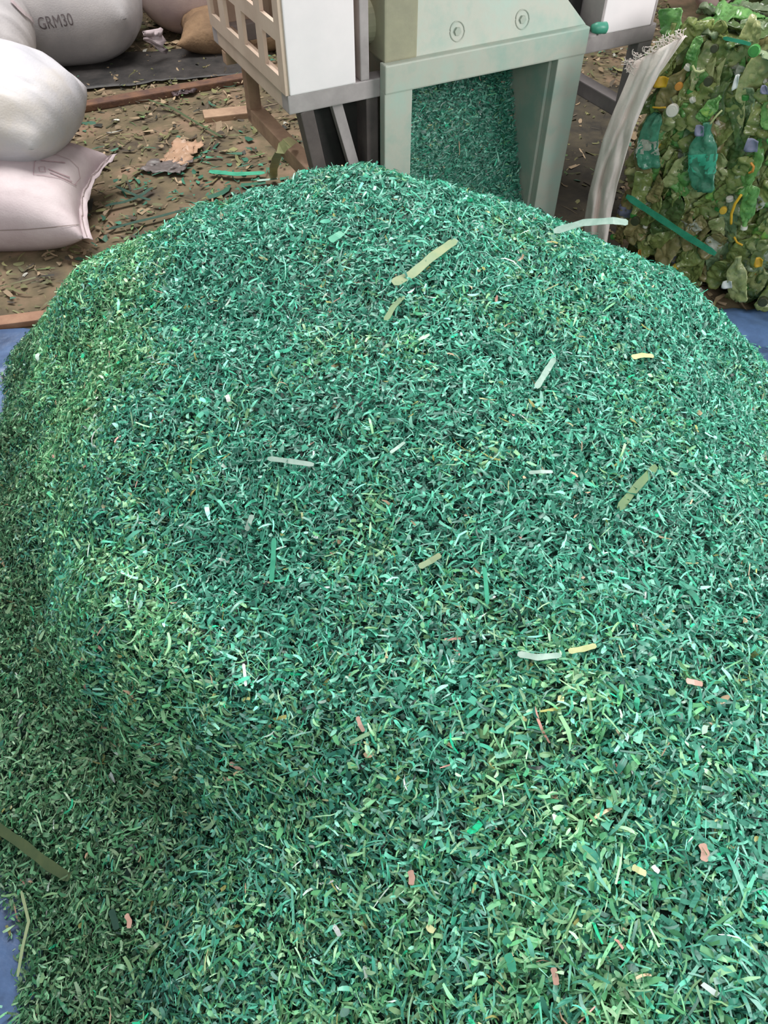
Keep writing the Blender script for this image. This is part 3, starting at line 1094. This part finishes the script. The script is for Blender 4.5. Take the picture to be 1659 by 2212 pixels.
def bottle_arrays(seed, L=.20, R=.031, crush=.42, nr=26, ns=20, neck=True):
    r_ = random.Random(seed)
    prof = []
    for i in range(nr + 1):
        t = i / nr
        if t < .06:
            rad = R * (.78 + .22 * t / .06)
        elif t < .66 or not neck:
            rad = R * (1 - .05 * abs(math.sin(t * 40)))
            if not neck and t > .9:
                rad *= 1 - (t - .9) * 5
        elif t < .88:
            rad = R * (1 - (t - .66) / .22 * .62)
        else:
            rad = R * .38
        prof.append((t * L - L / 2, rad))
    V_ = []
    bx, by = r_.uniform(-.9, .9), r_.uniform(-.9, .9)
    twist = r_.uniform(-1.1, 1.1)
    f1, f2 = r_.uniform(5, 11), r_.uniform(0, 6)
    for i, (zz, rad) in enumerate(prof):
        t = i / nr
        hold = max(0, (t - .82) / .18) if neck else 0
        cr = crush * (1 + .45 * math.sin(t * f1 + f2))
        cr = cr + (1 - cr) * hold
        wide = 1 + .42 * (1 - cr)
        ring = []
        for k in range(ns):
            a = 2 * PI * k / ns
            x, y = rad * wide * math.cos(a), rad * cr * math.sin(a)
            nn = fnoise(math.cos(a) * 1.8 + seed * 3.1, math.sin(a) * 1.8, t * 6 + seed, 3)
            crease = abs(fnoise(math.cos(a) * 2.5 + seed, math.sin(a) * 2.5 + 7, t * 11 + seed * 2, 2))
            nn = (nn * .010 - crease * .007) * (1 - hold)
            x += nn * .5 * math.cos(a)
            y += nn * 1.8 * math.sin(a)
            th = twist * (t - .5)
            x, y = x * math.cos(th) - y * math.sin(th), x * math.sin(th) + y * math.cos(th)
            x += bx * (zz ** 2) * 2.2
            y += by * (zz ** 2) * 1.6
            ring.append(Vector((x, y, zz)))
        V_.append(ring)
    return V_


BOT = {
    'olive green': mat('olive_pet', (149, 160, 96), (118, 133, 76), rough=.22, scale=22, bump=.35, bscale=45, coat=.4),
    'pale olive': mat('pale_olive_pet', (180, 184, 131), (149, 160, 105), rough=.25, scale=22, bump=.35, bscale=45, coat=.4),
    'bright green': mat('bright_green_pet', (125, 177, 100), (96, 151, 81), rough=.2, scale=22, bump=.35, bscale=45, coat=.5),
    'dusty grey green': mat('grey_green_pet', (155, 171, 136), (122, 144, 107), rough=.3, scale=22, bump=.35, bscale=45, coat=.3),
    'dark green': mat('dark_green_pet', (100, 122, 72), (76, 98, 56), rough=.22, scale=22, bump=.35, bscale=45, coat=.4),
    'brownish green': mat('brown_green_pet', (164, 151, 105), (133, 127, 83), rough=.3, scale=22, bump=.35, bscale=45, coat=.3),
}
M_teal_pet = mat('teal_pet', (92, 160, 132), (66, 130, 106), rough=.2, scale=22, bump=.3, coat=.5)
CAPM = [mat('green_cap', (64, 140, 66), rough=.35), mat('yellow_cap', (206, 170, 62), rough=.4), mat('white_cap', (224, 220, 210), rough=.4),
        mat('orange_cap', (200, 138, 60), rough=.4), mat('dark_cap', (60, 64, 44), rough=.4)]
LABM = [mat('lilac_label', (140, 142, 172), (120, 124, 150), rough=.5, scale=30), mat('white_label', (206, 206, 196), (170, 176, 160), rough=.5, scale=40),
        mat('green_label', (92, 170, 92), (160, 196, 96), rough=.4, scale=40), mat('teal_label', (86, 200, 168), (74, 180, 150), rough=.4, scale=10)]

PROTO = {}


def bottle_proto(shape, colour, m=None):
    key = (shape, colour)
    if key in PROTO:
        return PROTO[key]
    V_ = bottle_arrays(shape * 1.7 + 1, L=(.20, .17, .22, .16, .19, .15)[shape % 6], R=(.034, .030, .036, .031, .028, .034)[shape % 6], crush=(.26, .34, .22, .42, .30, .28)[shape % 6], neck=shape in (0, 1, 4))
    b = MB()
    vs = [[b.bm.verts.new(p) for p in r] for r in V_]
    ns = len(vs[0])
    for i in range(len(vs) - 1):
        for k in range(ns):
            b.bm.faces.new([vs[i][k], vs[i][(k + 1) % ns], vs[i + 1][(k + 1) % ns], vs[i + 1][k]])
    b.bm.faces.new(vs[0][::-1])
    b.bm.faces.new(vs[-1])
    bmesh.ops.recalc_face_normals(b.bm, faces=b.bm.faces)
    me = bpy.data.meshes.new('crushed_bottle')
    b.bm.to_mesh(me)
    b.bm.free()
    me.polygons.foreach_set('use_smooth', [True] * len(me.polygons))
    me.materials.append(m or BOT[colour])
    # label band and cap
    lb = MB()
    rows = []
    for i in range(7, 15):
        cen = sum(V_[i], Vector()) / ns
        rows.append([cen + (p - cen) * 1.05 for p in V_[i]] + [cen + (V_[i][0] - cen) * 1.05])
    lb.grid(rows)
    bmesh.ops.remove_doubles(lb.bm, verts=lb.bm.verts, dist=1e-6)
    lm = bpy.data.meshes.new('paper_label')
    lb.bm.to_mesh(lm)
    lb.bm.free()
    lm.polygons.foreach_set('use_smooth', [True] * len(lm.polygons))
    cen = sum(V_[-1], Vector()) / ns
    cb = MB()
    cb.tube([cen + Vector((0, 0, -.004)), cen + Vector((0, 0, .010)), cen + Vector((0, 0, .013))], [.0155, .0155, .013], 16)
    cm = bpy.data.meshes.new('cap')
    cb.bm.to_mesh(cm)
    cb.bm.free()
    PROTO[key] = (me, lm, cm)
    return PROTO[key]


MESHV = {}


def variant(me, m, key):
    """mesh copy that wears another material"""
    if key not in MESHV:
        c = me.copy()
        c.materials.clear()
        c.materials.append(m)
        MESHV[key] = c
    return MESHV[key]


def place_bottle(shape, colour, pos, axis, out, label, cap=None, lab=None, m=None, group='crushed bottles pressed into the bale', scale=1.0):
    me, lm, cm = bottle_proto(shape, colour, m)
    o = bpy.data.objects.new('crushed_bottle', me)
    col.objects.link(o)
    zax = axis.normalized()
    yax = (out - zax * out.dot(zax)).normalized()
    xax = yax.cross(zax)
    M4 = Matrix((xax, yax, zax)).transposed().to_4x4()
    o.matrix_world = Matrix.Translation(pos) @ M4 @ Matrix.Scale(scale, 4)
    tag(o, label, 'bottle', group)
    if cap is not None:
        c = bpy.data.objects.new('cap', variant(cm, CAPM[cap], ('cap', shape, colour, cap)))
        col.objects.link(c)
        c.parent = o
    if lab is not None:
        c = bpy.data.objects.new('paper_label', variant(lm, LABM[lab], ('lab', shape, colour, lab)))
        col.objects.link(c)
        c.parent = o
    return o


R2 = random.Random(5)
names = list(BOT)
wt = [.38, .24, .07, .10, .08, .13]
UP = Vector((0, 0, 1))
cells = []
k = 0
# front face: staggered cells
nz, nu_ = 15, 19
for iz in range(nz):
    for iu in range(nu_):
        u = -.045 + (iu + .5 + R2.uniform(-.4, .4)) * .80 / nu_ + (.025 if iz % 2 else 0)
        z = .05 + (iz + .5 + R2.uniform(-.4, .4)) * .74 / nz
        ang = math.radians(R2.gauss(-12, 20))
        axis = UP * math.cos(ang) + F * (-math.sin(ang)) + NB * R2.uniform(-.25, .25)
        if R2.random() < .5:
            axis = -axis
        outv = NB + F * R2.uniform(-.6, .6) + UP * R2.uniform(-.2, .4)
        cname = R2.choices(names, wt)[0]
        if z < .22 and R2.random() < .5:
            cname = R2.choice(['dark green', 'brownish green', 'olive green'])
        shp = R2.randrange(6)
        cap = R2.choice([0, 0, 1, 2, 3, 4, 4]) if R2.random() < .45 and shp in (0, 1, 4) else None
        lab = R2.choice([0, 1, 1, 2]) if R2.random() < .14 else None
        what = 'crushed %s plastic bottle pressed into the front of the tall bale' % cname
        if lab is not None:
            what = 'crushed %s bottle with %s label in the front of the bale' % (cname, ['a lilac', 'a white', 'a bright green'][lab])
        place_bottle(shp, cname, bale(u, R2.uniform(-.03, .012), z), axis, outv, what, cap, lab, scale=R2.uniform(.58, 1.0))
# top face
for iu in range(11):
    for iw in range(7):
        u = (iu + .5 + R2.uniform(-.4, .4)) * .085
        w = -(iw + .3 + R2.uniform(-.3, .3)) * .10
        ang = R2.uniform(0, PI)
        axis = F * math.cos(ang) + NB * math.sin(ang) + UP * R2.uniform(-.2, .2)
        cname = R2.choice(['dusty grey green', 'dusty grey green', 'olive green', 'dark green', 'bright green'])
        place_bottle(R2.randrange(6), cname, bale(u, w, BH - .02 + R2.uniform(-.01, .02) + (.05 if 1 < iu < 5 and iw > 2 else 0)), axis, UP + F * R2.uniform(-.4, .4),
                     'crushed %s plastic bottle lying on top of the tall bale' % cname, group='crushed bottles on top of the bale', scale=R2.uniform(.75, 1.0))

PF = bale(0, .03, 0)


def bface(px, py, out=.03):
    return at_plane(px, py, bale(0, out, 0), NB)


# bottles that stand out
def mark_bottle(p_top, p_bot, shape, colour, label, cap=None, lab=None, m=None, out=.03, L=None):
    a_, b_ = bface(*p_bot, out), bface(*p_top, out)
    Ls = (.20, .17, .22, .16, .19, .15)[shape % 6]
    return place_bottle(shape, colour, (a_ + b_) / 2, b_ - a_, NB, label, cap, lab, m, group=None, scale=(b_ - a_).length / Ls)


mark_bottle((1522, 262), (1512, 410), 0, 'clear teal', 'clear teal bottle with bright teal label band in the middle of the bale', None, 3, M_teal_pet, out=.04)
mark_bottle((1408, 245), (1392, 365), 2, 'pale teal', 'pale teal crushed bottle at the left side of the bale', None, 1, M_teal_pet, out=.04)
mark_bottle((1512, 78), (1488, 128), 3, 'bright green', 'round bright green bottle bottom at the upper left of the bale', None, None, None, out=.045)
mark_bottle((1606, 490), (1626, 402), 4, 'bright green', 'vivid green bottle with white ring inside the yellow hoop on the bale', 2, None, None, out=.04)
mark_bottle((1556, 208), (1510, 262), 1, 'bright green', 'bottle with shiny green and yellow wrapper above the teal bottle', None, 2, None, out=.045)
mark_bottle((1590, 552), (1592, 648), 0, 'pale olive', 'big pale olive bottle standing at the bottom of the bale', None, None, None, out=.05)


def scrap(pxs, m, label, name='plastic_scrap', cat='scrap', out=.06, curl=.006):
    b = MB()
    P_ = [bface(x, y, out) for x, y in pxs]
    rows = []
    for i in range(7):
        r = []
        for j in range(7):
            u, v = i / 6, j / 6
            p = (P_[0] * (1 - u) + P_[1] * u) * (1 - v) + (P_[3] * (1 - u) + P_[2] * u) * v
            r.append(p + NB * curl * math.sin(u * 5 + v * 3))
        rows.append(r)
    b.grid(rows)
    return tag(b.build(name, m, smooth=True, thick=.0015), label, cat)


M_yel = mat('yellow_plastic', (218, 176, 46), (200, 156, 40), rough=.4, scale=30)
M_lil = LABM[0]
scrap([(1410, 188), (1437, 190), (1447, 167), (1424, 165)], M_yel, 'bright yellow wrapper scrap at the upper left of the bale')
scrap([(1580, 196), (1590, 192), (1600, 160), (1590, 162)], M_whitep, 'narrow white label scrap on the upper right of the bale')
scrap([(1606, 326), (1634, 330), (1640, 304), (1616, 298)], M_lil, 'larger lilac label scrap near the right edge of the bale')
scrap([(1500, 292), (1518, 296), (1522, 272), (1504, 270)], M_lil, 'small lilac label scrap just left of the teal bottle')
scrap([(1642, 200), (1658, 206), (1659, 186), (1646, 184)], M_lil, 'lilac scrap at the right margin above the larger lilac one')
scrap([(1628, 576), (1644, 578), (1650, 560), (1634, 556)], M_yel, 'yellow printed scrap low down at the right of the bale')
scrap([(1558, 622), (1580, 624), (1582, 606), (1562, 608)], M_whitep, 'white plastic scrap near the foot of the bale')
scrap([(1378, 566), (1384, 566), (1386, 540), (1379, 540)], CAPM[3], 'orange scrap at the lower left of the bale by the mound')
scrap([(1337, 562), (1360, 564), (1360, 550), (1338, 548)], M_whitep, 'white scrap at the lower left foot of the bale')
scrap([(1506, 636), (1516, 640), (1519, 624), (1510, 622)], M_whitep, 'small white scrap at the foot of the bale above the tarp')
scrap([(1600, 20), (1660, 40), (1660, 100), (1630, 95)], mat('black_film', (30, 34, 22), (44, 46, 28), rough=.5, scale=12),
      'black film at the top right corner of the bale', out=-.25)


def bcap(px, py, r, m, label, out=.055):
    c = bface(px, py, out)
    b = MB()
    nrm = (NB + F * .2 + UP * .15).normalized()
    b.tube([c - nrm * .012, c + nrm * .004, c + nrm * .008], [r, r, r * .86], 20)
    b.tube([c + nrm * .0075, c + nrm * .0095], r * .55, 16)
    return tag(b.build('bottle_top', m), label, 'cap')  # bottle caps and necks facing out of the bale


bcap(1452, 239, .020, CAPM[2], 'white round cap facing out at the left of the bale')
bcap(1466, 187, .012, CAPM[3], 'orange cap right of the yellow wrapper on the bale')
bcap(1629, 110, .017, CAPM[0], 'dark green round cap at the upper right of the bale')
bcap(1543, 105, .012, CAPM[4], 'dark cap in the grey upper part of the bale')
bcap(1530, 176, .014, CAPM[4], 'dark olive round neck in the upper middle of the bale')
bcap(1648, 652, .017, CAPM[4], 'dark round bottle mouth at the foot of the bale')
bcap(1562, 455, .012, CAPM[1], 'amber cap left of the yellow hoop on the bale')
bcap(1372, 478, .016, CAPM[4], 'brown round cap in the shaded lower left of the bale')


def hoop(pxs, r, m, label, out=.06):
    pts = [bface(x, y, out + .008 * math.sin(i)) for i, (x, y) in enumerate(pxs)]
    R = []
    for i in range(len(pts) - 1):
        for q in range(5):
            R.append(pts[i].lerp(pts[i + 1], q / 5))
    R.append(pts[-1])
    return tag(MB().tube(R, r, 8).build('plastic_ring', m, smooth=True), label, 'ring')


hoop([(1602, 420), (1588, 440), (1580, 462), (1579, 484)], .0045, M_yel, 'yellow half hoop curving beside the vivid green bottle')
hoop([(1586, 512), (1592, 524), (1604, 530)], .0035, M_yel, 'short yellow arc under the yellow half hoop')
hoop([(1496, 142), (1502, 154), (1512, 156), (1522, 152)], .004, M_cream, 'lime ring piece in the upper left of the bale')
hoop([(1410, 232), (1424, 233), (1438, 232)], .003, M_yel, 'thin orange yellow band left of the white cap')
hoop([(1622, 352), (1628, 360), (1626, 370), (1618, 374)], .004, CAPM[3], 'small tan ring at the right side of the bale')
hoop([(1560, 238), (1548, 250), (1534, 268)], .003, M_cream, 'pale thin stick lying above the teal bottle')

strip('packing_strap', [bface(1353, 423, .075), bface(1420, 468, .08), bface(1480, 508, .078), bface(1546, 549, .072)], .024, M_bteal,
      'long green packing strap slanting across the lower face of the bale', 'strap', up=NB)
strip('packing_strap', [bface(1562, 82, .05), bface(1600, 90, .05), bface(1622, 96, .05)], .010, M_bteal,
      'short teal strap near the dark green cap on the bale', 'strap', up=NB)

# ------------------------------------------------------------------ woven sheet hanging beside the bale
Lp = [(1372, 132), (1350, 185), (1326, 240), (1303, 300), (1287, 360), (1272, 420), (1262, 480), (1263, 540), (1272, 600)]
Rp = [(1482, 76), (1424, 160), (1392, 222), (1368, 282), (1350, 340), (1333, 400), (1320, 465), (1310, 530), (1308, 600)]
b = MB()
rows = []
for i in range(len(Lp) - 1):
    for q in range(5):
        t = q / 5
        l = (Lp[i][0] * (1 - t) + Lp[i + 1][0] * t, Lp[i][1] * (1 - t) + Lp[i + 1][1] * t)
        r = (Rp[i][0] * (1 - t) + Rp[i + 1][0] * t, Rp[i][1] * (1 - t) + Rp[i + 1][1] * t)
        row = []
        s_ = i + t
        for j in range(25):
            v = j / 24
            px, py = l[0] * (1 - v) + r[0] * v, l[1] * (1 - v) + r[1] * v
            out = .075 - .028 * math.exp(-((v - .45 - .06 * math.sin(s_)) / .09) ** 2) * min(1, s_ / 3) + .007 * math.sin(v * 13 - s_ * 1.4) + .016 * fnoise(v * 3, s_ * .8, 2) - .05 * (1 - v) ** 3
            row.append(bface(px, py, out))
        rows.append(row)
b.grid(rows)
M_cloth = mat('pale_woven_cloth', (250, 238, 232), (238, 222, 216), rough=.75, scale=7, bump=.15, bscale=160)
sheet = b.build('woven_sheet', M_cloth, smooth=True, thick=.003)
tag(sheet, 'pale frayed woven sheet hanging down the left edge of the bale', 'cloth sheet')
fr = MB()
R3 = random.Random(3)
for k in range(70):
    v = R3.random()
    px, py = Lp[0][0] * (1 - v) + Rp[0][0] * v, Lp[0][1] * (1 - v) + Rp[0][1] * v
    if R3.random() < .3:
        px, py = 1366 + R3.uniform(-4, 8), 132 + R3.uniform(0, 30)
    p = bface(px, py, .06)
    a = R3.uniform(1.7, 3.4)
    Ln = R3.uniform(.02, .055)
    pts = []
    for q in range(6):
        t = q / 5
        pts.append(p + F * (math.cos(a) * Ln * t * .8 + .006 * math.sin(t * 7 + k)) + UP * (math.sin(a) * Ln * t * (1 - .5 * t) + .006 * math.cos(t * 6 + k)) + NB * .01 * t * math.sin(k))
    fr.tube(pts, .0013, 4)
for k in range(9):
    v0 = k / 9
    p = [bface(Lp[0][0] * (1 - v0 - t * .3) + Rp[0][0] * min(1, v0 + t * .3), Lp[0][1] * (1 - v0 - t * .3) + Rp[0][1] * min(1, v0 + t * .3) + 6 * math.sin(t * 5 + k) + 8, .06) for t in (0, .33, .66)]
fr.build('frayed_fringe', M_cloth, sheet)

# ------------------------------------------------------------------ light
w = bpy.data.worlds.new('world')
sc.world = w
w.use_nodes = True
bg = w.node_tree.nodes['Background']
bg.inputs['Color'].default_value = (0.93, 0.97, 1.0, 1)
bg.inputs['Strength'].default_value = 0.45


def area(name, loc, target, size, power, color=(1, 1, 1)):
    ld = bpy.data.lights.new(name, 'AREA')
    ld.shape = 'RECTANGLE'
    ld.size, ld.size_y = size
    ld.energy = power
    ld.color = color
    o = bpy.data.objects.new(name, ld)
    col.objects.link(o)
    o.location = loc
    o.rotation_euler = (Vector(target) - Vector(loc)).to_track_quat('-Z', 'Y').to_euler()
    return o


area('roof_light', (-1.2, 4.1, 4.3), (-0.1, 1.7, 0), (3.0, 1.6), 300, (1.0, .98, .95))
area('door_light', (4.2, .8, 2.4), (0.2, 1.6, .4), (2.0, 1.8), 180, (1.0, .985, .96))
area('door_light', (1.2, -3.4, 3.4), (-.2, 3.0, .4), (2.4, 1.6), 95, (1.0, .97, .96))

sc.view_settings.view_transform = 'Standard'
sc.view_settings.look = 'None'
sc.view_settings.exposure = 0.0
sc.cycles.use_denoising = True
sc.cycles.max_bounces = 6
